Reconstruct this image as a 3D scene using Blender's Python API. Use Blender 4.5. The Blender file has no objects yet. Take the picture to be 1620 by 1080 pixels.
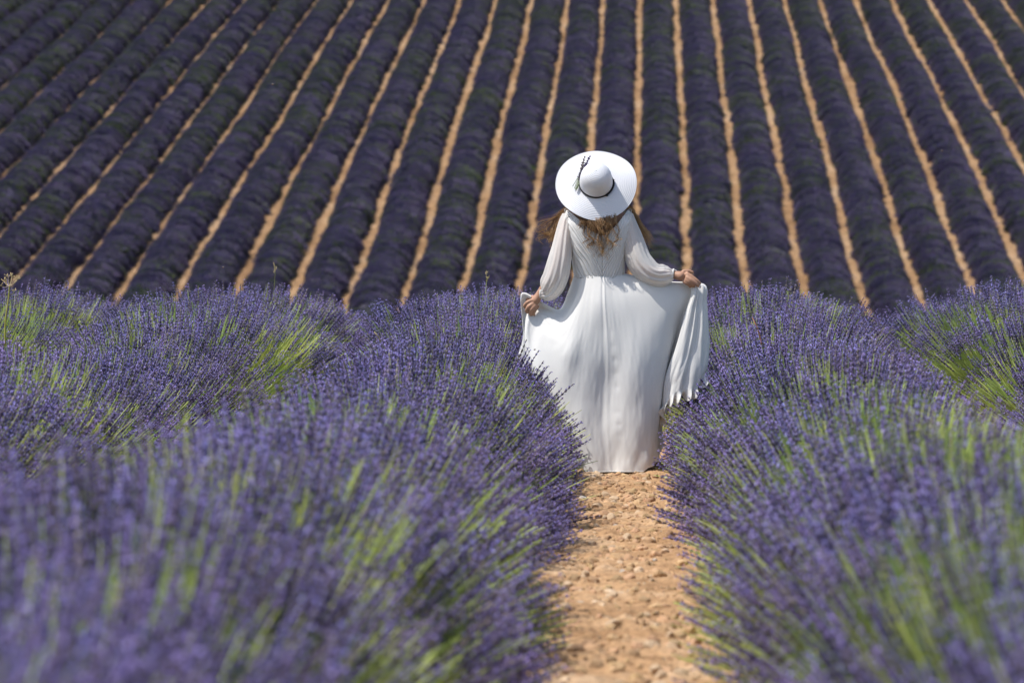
import bpy, math, random
import numpy as np
from mathutils import Vector, Matrix

random.seed(7)
rng = np.random.default_rng(7)
R = math.radians
scene = bpy.context.scene

# ------------------------------------------------------------------ camera, sky, sun, exposure
EYE = 1.053
FPX = 6075.0                      # 135 mm on a 36 mm sensor, in photograph pixels (1620 wide)
DP = 19.5                         # metres to the woman
cd = bpy.data.cameras.new('camera'); cam = bpy.data.objects.new('camera', cd)
scene.collection.objects.link(cam); scene.camera = cam
cd.lens = 135.0; cd.sensor_width = 36.0; cd.clip_start = 0.1; cd.clip_end = 3000.0
YAW = math.atan((990 - 810) / FPX); PITCH = -math.atan((540 - 420) / FPX)
cam.location = (0, 0, EYE)
cam.rotation_euler = (R(90) + PITCH, 0, YAW)
cd.dof.use_dof = True; cd.dof.focus_distance = DP - 0.1; cd.dof.aperture_fstop = 5.2
cd.dof.aperture_blades = 9
CAMR = np.array(cam.rotation_euler.to_matrix())


def U(px, py, Y):
    """the point at depth Y behind photograph pixel (px, py)"""
    d = CAMR @ np.array([(px - 810) / FPX, -(py - 540) / FPX, -1.0])
    d = d / d[1] * Y
    return np.array([d[0], d[1], d[2] + EYE])


SUN = np.array([-0.46, -0.13, 0.88]); SUN /= np.linalg.norm(SUN)
world = bpy.data.worlds.new('World'); scene.world = world; world.use_nodes = True
wn = world.node_tree; wn.nodes.clear()
sky = wn.nodes.new('ShaderNodeTexSky'); sky.sky_type = 'NISHITA'; sky.sun_disc = False
sky.sun_elevation = math.asin(SUN[2]); sky.sun_rotation = math.atan2(SUN[0], SUN[1])
sky.air_density = 1.0; sky.dust_density = 1.5; sky.ozone_density = 1.0
bg = wn.nodes.new('ShaderNodeBackground'); bg.inputs['Strength'].default_value = 0.15
wo = wn.nodes.new('ShaderNodeOutputWorld')
wn.links.new(sky.outputs[0], bg.inputs[0]); wn.links.new(bg.outputs[0], wo.inputs[0])

sd = bpy.data.lights.new('sun', 'SUN'); sun = bpy.data.objects.new('sun', sd)
scene.collection.objects.link(sun)
sd.energy = 4.3; sd.angle = R(0.53); sd.color = (1.0, 0.955, 0.89)
sun.rotation_euler = Vector((-SUN[0], -SUN[1], -SUN[2])).to_track_quat('-Z', 'Y').to_euler()
sun.location = (-20, 10, 40)

vs = scene.view_settings
vs.view_transform = 'Standard'; vs.look = 'None'; vs.exposure = 0.27; vs.gamma = 1.0
vs.use_curve_mapping = False
scene.cycles.max_bounces = 8; scene.cycles.transparent_max_bounces = 12

# ------------------------------------------------------------------ helpers
COL = scene.collection


def tag(o, label=None, cat=None, group=None, kind=None):
    if label: o['label'] = label
    if cat: o['category'] = cat
    if group: o['group'] = group
    if kind: o['kind'] = kind
    return o


def mesh_of(name, verts, faces, mats=(), fmat=None, smooth=True):
    me = bpy.data.meshes.new(name)
    verts = np.asarray(verts, dtype=np.float64)
    me.from_pydata(verts.tolist(), [], [list(map(int, f)) for f in faces] if not isinstance(faces, np.ndarray) else faces.tolist())
    for m in mats: me.materials.append(m)
    if fmat is not None: me.polygons.foreach_set('material_index', np.asarray(fmat, dtype=np.int32))
    me.polygons.foreach_set('use_smooth', np.full(len(me.polygons), smooth, dtype=bool))
    me.update()
    return me


def link(name, me, parent=None):
    o = bpy.data.objects.new(name, me); COL.objects.link(o)
    if parent is not None: o.parent = parent
    return o


def grid_faces(nu, nv, close_u=False, off=0):
    """faces of a grid whose vertex (i, j) is i * nv + j; i runs over nu"""
    i = np.arange(nu if close_u else nu - 1); j = np.arange(nv - 1)
    I, J = np.meshgrid(i, j, indexing='ij'); I2 = (I + 1) % nu
    return np.stack([I * nv + J, I2 * nv + J, I2 * nv + J + 1, I * nv + J + 1], -1).reshape(-1, 4) + off


def _hash(ix, iy, seed):
    h = (ix.astype(np.int64) * 374761393 + iy.astype(np.int64) * 668265263 + seed * 974634541) & 0x7fffffff
    h = ((h ^ (h >> 13)) * 1274126177) & 0x7fffffff
    return ((h ^ (h >> 16)) & 0xffff) / 65535.0


def noise(x, y, seed=0):
    """value noise, -1..1"""
    x = np.asarray(x, float); y = np.asarray(y, float)
    ix = np.floor(x); iy = np.floor(y); fx = x - ix; fy = y - iy
    fx = fx * fx * (3 - 2 * fx); fy = fy * fy * (3 - 2 * fy)
    a = _hash(ix, iy, seed); b = _hash(ix + 1, iy, seed); c = _hash(ix, iy + 1, seed); d = _hash(ix + 1, iy + 1, seed)
    return 2 * ((a * (1 - fx) + b * fx) * (1 - fy) + (c * (1 - fx) + d * fx) * fy) - 1


def fbm(x, y, seed=0, n=4):
    s = 0; a = 1.0; t = 0
    for k in range(n):
        s = s + a * noise(np.asarray(x) * 2 ** k, np.asarray(y) * 2 ** k, seed + k * 17); t += a; a *= 0.5
    return s / t


def smooth01(t):
    t = np.clip(t, 0, 1); return t * t * (3 - 2 * t)


def catmull(P, t, closed=False):
    """P (n, k) control points, t in 0..n-1 (or 0..n when closed) -> points"""
    P = np.asarray(P, float); n = len(P); t = np.asarray(t, float)
    i = np.floor(t).astype(int)
    if closed:
        f = t - i; g = lambda k: P[(i + k) % n]
    else:
        i = np.clip(i, 0, n - 2); f = t - i; g = lambda k: P[np.clip(i + k, 0, n - 1)]
    f = f.reshape(f.shape + (1,) * (P.ndim - 1))
    p0, p1, p2, p3 = g(-1), g(0), g(1), g(2)
    return 0.5 * (2 * p1 + (p2 - p0) * f + (2 * p0 - 5 * p1 + 4 * p2 - p3) * f ** 2 + (3 * p1 - p0 - 3 * p2 + p3) * f ** 3)


def tube_arrays(pts, rad, sides=6, cap=True):
    """a tapered tube along pts (n,3) -> verts, faces"""
    pts = np.asarray(pts, float); n = len(pts); rad = np.broadcast_to(np.asarray(rad, float), (n,))
    tg = np.gradient(pts, axis=0); tg /= np.linalg.norm(tg, axis=1, keepdims=True) + 1e-12
    ref = np.array([0.0, 1.0, 0.0]) if abs(tg[0][1]) < 0.9 else np.array([1.0, 0, 0])
    a = np.cross(tg, ref); a /= np.linalg.norm(a, axis=1, keepdims=True) + 1e-12
    b = np.cross(tg, a)
    th = np.arange(sides) / sides * 2 * math.pi
    V = pts[:, None, :] + rad[:, None, None] * (np.cos(th)[None, :, None] * a[:, None, :] + np.sin(th)[None, :, None] * b[:, None, :])
    V = V.transpose(1, 0, 2).reshape(-1, 3)          # index = side * n + i
    F = grid_faces(sides, n, close_u=True).tolist()
    if cap:
        F.append([s * n for s in range(sides)][::-1]); F.append([s * n + n - 1 for s in range(sides)])
    return V, F


class MB:
    def __init__(s): s.v = []; s.f = []; s.m = []; s.n = 0

    def add(s, V, F, m=0):
        s.v.append(np.asarray(V, float)); s.f += [[int(i) + s.n for i in f] for f in F]; s.m += [m] * len(F); s.n += len(V)

    def mesh(s, name, mats, smooth=True):
        return mesh_of(name, np.concatenate(s.v), s.f, mats, s.m, smooth)


# ------------------------------------------------------------------ materials
def mat(name, build):
    m = bpy.data.materials.new(name); m.use_nodes = True
    nt = m.node_tree; nt.nodes.clear()
    out = nt.nodes.new('ShaderNodeOutputMaterial')
    sh = build(nt)
    nt.links.new(sh, out.inputs['Surface'])
    return m


def N(nt, t, **kw):
    n = nt.nodes.new(t)
    for k, v in kw.items():
        if k.startswith('_'): setattr(n, k[1:], v)
        else: n.inputs[k].default_value = v
    return n


def ramp(nt, fac, stops):
    r = nt.nodes.new('ShaderNodeValToRGB'); e = r.color_ramp.elements
    while len(e) < len(stops): e.new(0.5)
    for el, (p, c) in zip(e, stops): el.position = p; el.color = (*c, 1)
    nt.links.new(fac, r.inputs[0]); return r.outputs[0]


def tex_noise(nt, scale, detail=4, rough=0.6, coord='Object', vec=None):
    if vec is None:
        tc = nt.nodes.new('ShaderNodeTexCoord'); vec = tc.outputs[coord]
    n = N(nt, 'ShaderNodeTexNoise', Scale=scale, Detail=detail, Roughness=rough)
    nt.links.new(vec, n.inputs['Vector']); return n.outputs['Fac']


def mixc(nt, fac, a, b, mode='MIX'):
    m = nt.nodes.new('ShaderNodeMix'); m.data_type = 'RGBA'; m.blend_type = mode
    for s, v in ((m.inputs[0], fac), (m.inputs[6], a), (m.inputs[7], b)):
        if hasattr(v, 'is_linked'): nt.links.new(v, s)
        else: s.default_value = v if isinstance(v, (int, float)) else (*v, 1)
    return m.outputs[2]


def bump(nt, h, strength=0.5, dist=0.01):
    b = N(nt, 'ShaderNodeBump', Strength=strength, Distance=dist); nt.links.new(h, b.inputs['Height']); return b.outputs[0]


def principled(nt, col, rough=0.8, normal=None, spec=0.3):
    p = N(nt, 'ShaderNodeBsdfPrincipled', Roughness=rough)
    p.inputs['Specular IOR Level'].default_value = spec
    if hasattr(col, 'is_linked'): nt.links.new(col, p.inputs['Base Color'])
    else: p.inputs['Base Color'].default_value = (*col, 1)
    if normal is not None: nt.links.new(normal, p.inputs['Normal'])
    return p.outputs[0]


def translucent_mix(nt, sh, col, fac, normal=None):
    t = nt.nodes.new('ShaderNodeBsdfTranslucent')
    if hasattr(col, 'is_linked'): nt.links.new(col, t.inputs[0])
    else: t.inputs[0].default_value = (*col, 1)
    m = nt.nodes.new('ShaderNodeMixShader'); m.inputs[0].default_value = fac
    nt.links.new(sh, m.inputs[1]); nt.links.new(t.outputs[0], m.inputs[2]); return m.outputs[0]


def rand_tint(nt, c, amount=0.35, hue=0.02, sat=0.0):
    oi = nt.nodes.new('ShaderNodeObjectInfo')
    h = N(nt, 'ShaderNodeHueSaturation'); h.inputs['Color'].default_value = (*c, 1)
    if hasattr(c, 'is_linked'): nt.links.new(c, h.inputs['Color'])
    mr = N(nt, 'ShaderNodeMapRange'); mr.inputs[3].default_value = 1 - amount; mr.inputs[4].default_value = 1 + amount
    nt.links.new(oi.outputs['Random'], mr.inputs[0]); nt.links.new(mr.outputs[0], h.inputs['Value'])
    m2 = N(nt, 'ShaderNodeMath', _operation='MULTIPLY'); m2.inputs[1].default_value = 7.31
    fr = N(nt, 'ShaderNodeMath', _operation='FRACT'); nt.links.new(oi.outputs['Random'], m2.inputs[0]); nt.links.new(m2.outputs[0], fr.inputs[0])
    mh = N(nt, 'ShaderNodeMapRange'); mh.inputs[3].default_value = 0.5 - hue; mh.inputs[4].default_value = 0.5 + hue
    nt.links.new(fr.outputs[0], mh.inputs[0]); nt.links.new(mh.outputs[0], h.inputs['Hue'])
    return h.outputs[0]


SOIL_A, SOIL_B, SOIL_C = (0.31, 0.175, 0.085), (0.51, 0.312, 0.165), (0.65, 0.46, 0.295)


def soil(scale, bstr, bdist, k=1.0):
    def b(nt):
        n1 = tex_noise(nt, 2.2 * scale, 6, 0.65); n2 = tex_noise(nt, 38 * scale, 5, 0.7)
        c = ramp(nt, n1, [(0.3, tuple(k * x for x in SOIL_A)), (0.5, tuple(k * x for x in SOIL_B)), (0.72, tuple(k * x for x in SOIL_C))])
        c2 = ramp(nt, n2, [(0.32, (0.5, 0.48, 0.46)), (0.55, (1, 1, 1)), (0.75, (1.15, 1.15, 1.15))])
        c = mixc(nt, 0.8, c, c2, 'MULTIPLY')
        return principled(nt, c, 0.95, bump(nt, n2, bstr, bdist), 0.15)
    return b


M_SOIL = mat('dry_ochre_soil', soil(1.0, 0.9, 0.02))
M_SOILFAR = mat('far_ochre_soil', soil(0.14, 1.0, 0.25, 1.0))
M_STONE = mat('pale_stone', lambda nt: principled(nt, ramp(nt, tex_noise(nt, 30, 5), [(0.3, (0.42, 0.29, 0.17)), (0.55, (0.58, 0.43, 0.29)), (0.75, (0.66, 0.55, 0.42))]), 0.9, bump(nt, tex_noise(nt, 90, 4), 0.6, 0.004), 0.2))
M_STONE2 = mat('grey_stone', lambda nt: principled(nt, ramp(nt, tex_noise(nt, 30, 5), [(0.3, (0.30, 0.26, 0.22)), (0.6, (0.46, 0.42, 0.37)), (0.8, (0.58, 0.54, 0.49))]), 0.9, bump(nt, tex_noise(nt, 90, 4), 0.6, 0.004), 0.2))
M_CLOD = mat('soil_clod', lambda nt: principled(nt, rand_tint(nt, (0.50, 0.325, 0.185), 0.3, 0.012), 0.95, bump(nt, tex_noise(nt, 60, 4), 0.6, 0.005), 0.15))

STEM = (0.46, 0.54, 0.16)


def stem_b(nt):
    c = rand_tint(nt, STEM, 0.35, 0.025); return translucent_mix(nt, principled(nt, c, 0.55, None, 0.35), c, 0.35)


def leaf_b(nt):
    c = rand_tint(nt, (0.34, 0.45, 0.10), 0.4, 0.03); return translucent_mix(nt, principled(nt, c, 0.6, None, 0.3), c, 0.4)


def calyx_b(nt):
    c = rand_tint(nt, (0.138, 0.112, 0.188), 0.5, 0.025); return translucent_mix(nt, principled(nt, c, 0.7, None, 0.2), c, 0.2)


def petal_b(nt):
    c = rand_tint(nt, (0.42, 0.35, 0.78), 0.35, 0.02); return translucent_mix(nt, principled(nt, c, 0.6, None, 0.2), c, 0.35)


M_STEM, M_LEAF, M_CALYX, M_PETAL = mat('lavender_stem', stem_b), mat('lavender_leaf', leaf_b), mat('lavender_calyx', calyx_b), mat('lavender_petal', petal_b)
M_FADED = mat('lavender_faded_calyx', lambda nt: principled(nt, rand_tint(nt, (0.17, 0.145, 0.14), 0.4, 0.02), 0.8, None, 0.15))
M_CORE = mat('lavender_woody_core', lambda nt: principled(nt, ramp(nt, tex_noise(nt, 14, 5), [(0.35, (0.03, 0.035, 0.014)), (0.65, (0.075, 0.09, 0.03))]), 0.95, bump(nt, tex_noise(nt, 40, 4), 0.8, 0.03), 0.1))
M_DRY = mat('dry_straw', lambda nt: principled(nt, ramp(nt, tex_noise(nt, 25, 3), [(0.3, (0.36, 0.27, 0.13)), (0.7, (0.58, 0.48, 0.28))]), 0.8, None, 0.2))


def far_b(c1, c2):
    def b(nt):
        c = rand_tint(nt, c1, 0.25, 0.02)
        n = tex_noise(nt, 1.1, 3)
        c = mixc(nt, ramp(nt, n, [(0.52, (0, 0, 0)), (0.66, (1, 1, 1))]), c, c2)
        return translucent_mix(nt, principled(nt, c, 0.85, None, 0.1), c, 0.35)
    return b


M_FAR = mat('far_lavender_bloom', far_b((0.136, 0.112, 0.208), (0.132, 0.118, 0.165)))
M_FARG = mat('far_lavender_green', far_b((0.125, 0.168, 0.052), (0.140, 0.148, 0.075)))
M_FARCORE = mat('far_lavender_core', lambda nt: principled(nt, ramp(nt, tex_noise(nt, 3, 5), [(0.35, (0.05, 0.045, 0.075)), (0.65, (0.09, 0.085, 0.10))]), 0.95, None, 0.1))

# ------------------------------------------------------------------ terrain
FS = 0.199                                    # slope of the far hillside
FY0, FZ0 = 98.0, 0.48 + 0.199 * (98 - 116.2)


def gz(y):
    y = np.asarray(y, float)
    near = 0.21 * smooth01((y - 19.0) / 5.0)
    t = np.clip((y - 24) / (FY0 - 24), 0, 1); h = FY0 - 24
    herm = (2 * t ** 3 - 3 * t ** 2 + 1) * 0.21 + (-2 * t ** 3 + 3 * t ** 2) * FZ0 + (t ** 3 - t ** 2) * h * FS
    far = FZ0 + FS * (y - FY0)
    k = np.clip(y - 215, 0, 160); far = FZ0 + FS * (np.minimum(y, 215) - FY0) + FS * (k - k * k / 320)
    return np.where(y < 24, near, np.where(y < FY0, herm, far))


ys = np.concatenate([np.arange(-60, 0, 5), np.arange(0, 30, 0.5), np.arange(30, 96, 2), np.arange(96, 230, 1.0), np.arange(230, 380, 6), np.arange(380, 1600, 60)])
xs = np.concatenate([np.arange(-900, -60, 40), np.arange(-60, -8, 2), np.arange(-8, 8, 0.4), np.arange(8, 60, 2), np.arange(60, 901, 40)])
X, Y = np.meshgrid(xs, ys, indexing='ij')
Z = gz(Y) + np.where((Y > 95) & (Y < 220), 0.05 * noise(X * 0.5, Y * 0.3, 3), 0.0) - np.where((np.abs(X) < 1.2) & (Y > 1) & (Y < 30), 0.035, 0)
gm = mesh_of('ground', np.stack([X, Y, Z], -1).reshape(-1, 3), grid_faces(len(xs), len(ys)), [M_SOIL, M_SOILFAR],
             (ys[:-1] > 60).astype(int)[None, :].repeat(len(xs) - 1, 0).reshape(-1))
ground = link('ground', gm); tag(ground, kind='structure')

# the near path: a strip of trodden soil with clods and ruts
px_ = np.arange(-0.56, 0.5601, 0.014); py_ = np.concatenate([np.arange(1.5, 9, 0.1), np.arange(9, 26, 0.022), np.arange(26, 29, 0.2)])
X, Y = np.meshgrid(px_, py_, indexing='ij')
Z = gz(Y) + 0.012 + 0.024 * fbm(X * 3, Y * 3, 5, 3) + 0.020 * np.maximum(fbm(X * 16, Y * 16, 8, 3), -0.15) + 0.008 * np.abs(noise(X * 38, Y * 38, 9)) + 0.05 * np.clip(np.abs(X) - 0.2, 0, 1)
path = link('path', mesh_of('path', np.stack([X, Y, Z], -1).reshape(-1, 3), grid_faces(len(px_), len(py_)), [M_SOIL])); tag(path, kind='structure')


def pz(x, y):
    return float(gz(y)) + 0.012 + 0.024 * float(fbm(x * 3, y * 3, 5, 3)) + 0.05 * max(abs(x) - 0.2, 0)


# ------------------------------------------------------------------ scattering (geometry nodes, instance of plain mesh data)
def proto(name, me):
    return bpy.data.objects.new(name, me)


def scatter_group(name, protos):
    g = bpy.data.node_groups.new(name, 'GeometryNodeTree')
    g.interface.new_socket('Geometry', in_out='INPUT', socket_type='NodeSocketGeometry')
    g.interface.new_socket('Geometry', in_out='OUTPUT', socket_type='NodeSocketGeometry')
    gi = g.nodes.new('NodeGroupInput'); go = g.nodes.new('NodeGroupOutput')
    iop = g.nodes.new('GeometryNodeInstanceOnPoints'); iop.inputs['Pick Instance'].default_value = True
    gti = g.nodes.new('GeometryNodeGeometryToInstance')
    for p in reversed(protos):                   # the multi-input socket takes its links last first
        oi = g.nodes.new('GeometryNodeObjectInfo'); oi.inputs['Object'].default_value = p
        oi.inputs['As Instance'].default_value = False
        g.links.new(oi.outputs['Geometry'], gti.inputs[0])
    g.links.new(gti.outputs[0], iop.inputs['Instance'])

    def attr(nm, ty):
        a = g.nodes.new('GeometryNodeInputNamedAttribute'); a.data_type = ty; a.inputs['Name'].default_value = nm
        return [s for s in a.outputs if s.enabled and s.name == 'Attribute'][0]
    e2r = g.nodes.new('FunctionNodeEulerToRotation')
    g.links.new(attr('rot', 'FLOAT_VECTOR'), e2r.inputs[0]); g.links.new(e2r.outputs[0], iop.inputs['Rotation'])
    g.links.new(attr('scl', 'FLOAT'), iop.inputs['Scale']); g.links.new(attr('idx', 'INT'), iop.inputs['Instance Index'])
    g.links.new(gi.outputs[0], iop.inputs['Points']); g.links.new(iop.outputs[0], go.inputs[0])
    return g


def frames(D, spin):
    """euler angles of frames whose z axis is D (n,3), turned by spin about it"""
    D = D / np.linalg.norm(D, axis=1, keepdims=True)
    ref = np.stack([np.cos(spin), np.sin(spin), np.zeros_like(spin)], 1)
    x = ref - (ref * D).sum(1, keepdims=True) * D
    x /= np.linalg.norm(x, axis=1, keepdims=True) + 1e-9
    y = np.cross(D, x)
    return np.stack([np.arctan2(y[:, 2], D[:, 2]), -np.arcsin(np.clip(x[:, 2], -1, 1)), np.arctan2(x[:, 1], x[:, 0])], 1)


def scatter(name, pts, rot, scl, idx, group, parent=None):
    me = bpy.data.meshes.new(name); me.vertices.add(len(pts))
    me.vertices.foreach_set('co', np.asarray(pts, np.float32).reshape(-1))
    me.attributes.new('rot', 'FLOAT_VECTOR', 'POINT').data.foreach_set('vector', np.asarray(rot, np.float32).reshape(-1))
    me.attributes.new('scl', 'FLOAT', 'POINT').data.foreach_set('value', np.asarray(scl, np.float32))
    me.attributes.new('idx', 'INT', 'POINT').data.foreach_set('value', np.asarray(idx, np.int32))
    o = link(name, me, parent)
    md = o.modifiers.new('scatter', 'NODES'); md.node_group = group
    o['kind'] = 'stuff'
    return o


# ------------------------------------------------------------------ lavender prototypes
def add_stalk(mb, base, d, length, bloom=1.0, rr=random, fat=1.0):
    """one stalk: thin stem, then a spike of whorls with open petals. materials 0 stem 1 calyx 2 petal"""
    base = np.asarray(base, float); d = np.asarray(d, float) / np.linalg.norm(d)
    side = np.array([rr.gauss(0, 1), rr.gauss(0, 1), 0.3 * rr.gauss(0, 1)])
    side -= side.dot(d) * d; side /= np.linalg.norm(side) + 1e-9
    bend = rr.uniform(0.0, 0.07) * length
    tt = np.array([0, 0.5, 1.0])
    pts = base + np.outer(tt * length, d) + np.outer(bend * tt ** 2, side)
    V, F = tube_arrays(pts, [0.0020, 0.0018, 0.0015], 3, False); mb.add(V, F, 0)
    tip = pts[-1]; dd = pts[-1] - pts[-2]; dd /= np.linalg.norm(dd)
    a = np.cross(dd, [0.3, 0.9, 0.1]); a /= np.linalg.norm(a); b = np.cross(dd, a)
    L = rr.uniform(0.055, 0.095) * (0.6 + 0.4 * bloom); nw = 5
    cm = 4 if rr.random() < 0.16 else 1
    if cm == 4: bloom *= 0.35
    if rr.random() < 0.5:                       # a separate lower whorl
        c = tip - dd * rr.uniform(0.012, 0.028)
        whorl(mb, c, dd, a, b, 0.0042 * fat, 0.005, bloom, rr, cm)
    for k in range(nw):
        f = k / (nw - 1)
        r = (0.0060 - 0.0032 * f ** 1.5) * rr.uniform(0.85, 1.2) * fat
        whorl(mb, tip + dd * (L * f), dd, a, b, r, L / nw * 0.95, bloom, rr, cm)


def whorl(mb, c, d, a, b, r, h, bloom, rr, cm=1):
    ph = rr.uniform(0, 6.28); n = 4
    ring = [c + (a * math.cos(ph + k * 2 * math.pi / n) + b * math.sin(ph + k * 2 * math.pi / n)) * r * rr.uniform(0.75, 1.25) + d * h * rr.uniform(-0.1, 0.5) for k in range(n)]
    V = [c - d * h * 0.7] + ring + [c + d * h * 0.9]
    F = [[0, 1 + (k + 1) % n, 1 + k] for k in range(n)] + [[n + 1, 1 + k, 1 + (k + 1) % n] for k in range(n)]
    mb.add(V, F, cm)
    for k in range(3):
        if rr.random() < 0.72 * bloom:
            an = rr.uniform(0, 6.28); o = a * math.cos(an) + b * math.sin(an); t = np.cross(d, o)
            p = c + o * r * 0.9 + d * h * rr.uniform(-0.2, 0.6); s = rr.uniform(0.0024, 0.0042)
            q = p + o * s * 1.1 + d * s * 0.8
            mb.add([p, q + t * s, q + d * s * 0.9, q - t * s], [[0, 1, 2], [0, 2, 3]], 2)


def add_leaf(mb, base, d, length, w, m, rr):
    d = np.asarray(d, float) / np.linalg.norm(d); s = np.cross(d, [rr.gauss(0, 1), rr.gauss(0, 1), rr.gauss(0, 1)]); s /= np.linalg.norm(s) + 1e-9
    k = np.cross(d, s) * length * rr.uniform(0.05, 0.2)
    base = np.asarray(base, float); mid = base + d * length * 0.5 + k * 0.3; tip = base + d * length + k
    mb.add([base - s * w * 0.5, base + s * w * 0.5, mid + s * w, tip, mid - s * w], [[0, 1, 2, 4], [4, 2, 3]], m)


LM = [M_STEM, M_CALYX, M_PETAL, M_LEAF, M_FADED]


def make_tuft(seed, n, bloom, lmin, lmax, green, bare=0):
    rr = random.Random(seed); mb = MB()
    for k in range(n):
        r = 0.062 * math.sqrt(rr.random()); an = rr.uniform(0, 6.28)
        base = np.array([r * math.cos(an), r * math.sin(an), 0.0])
        d = np.array([base[0] * 1.7 + rr.gauss(0, 0.05), base[1] * 1.7 + rr.gauss(0, 0.05), 1.0])
        add_stalk(mb, base, d, rr.uniform(lmin, lmax), bloom, rr)
    for k in range(green):
        r = 0.07 * math.sqrt(rr.random()); an = rr.uniform(0, 6.28)
        base = np.array([r * math.cos(an), r * math.sin(an), 0.0])
        d = np.array([base[0] * 4 + rr.gauss(0, 0.3), base[1] * 4 + rr.gauss(0, 0.3), 1.0])
        add_leaf(mb, base, d, rr.uniform(0.09, 0.2), rr.uniform(0.0018, 0.003), 3, rr)
    for k in range(bare):                       # stems that have not flowered yet
        r = 0.065 * math.sqrt(rr.random()); an = rr.uniform(0, 6.28); base = np.array([r * math.cos(an), r * math.sin(an), 0.0])
        d = np.array([base[0] * 1.7 + rr.gauss(0, 0.06), base[1] * 1.7 + rr.gauss(0, 0.06), 1.0]); d /= np.linalg.norm(d)
        L = rr.uniform(0.17, 0.36); s = np.array([rr.gauss(0, .01), rr.gauss(0, .01), 0])
        V, F = tube_arrays([base, base + d * L * .5 + s * .4, base + d * L + s], [0.0026, 0.0024, 0.0012], 3, False); mb.add(V, F, 0)
    return proto('lavender_tuft', mb.mesh('lavender_tuft', LM, False))


FLOWER_T = [make_tuft(100 + k, 12, 1.0, 0.20, 0.305, 5, 2) for k in range(6)]
SPARSE_T = [make_tuft(200 + k, 2, 0.7, 0.20, 0.31, 12, 30) for k in range(3)]
NEAR_G = scatter_group('lavender_scatter', FLOWER_T + SPARSE_T)

SINGLE = []
for k in range(8):
    mb = MB(); add_stalk(mb, (0, 0, 0), (0, 0, 1), random.Random(k).uniform(0.20, 0.28), 0.9, random.Random(300 + k), 1.12)
    SINGLE.append(mb.mesh('flower_stalk', LM, False))


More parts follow.
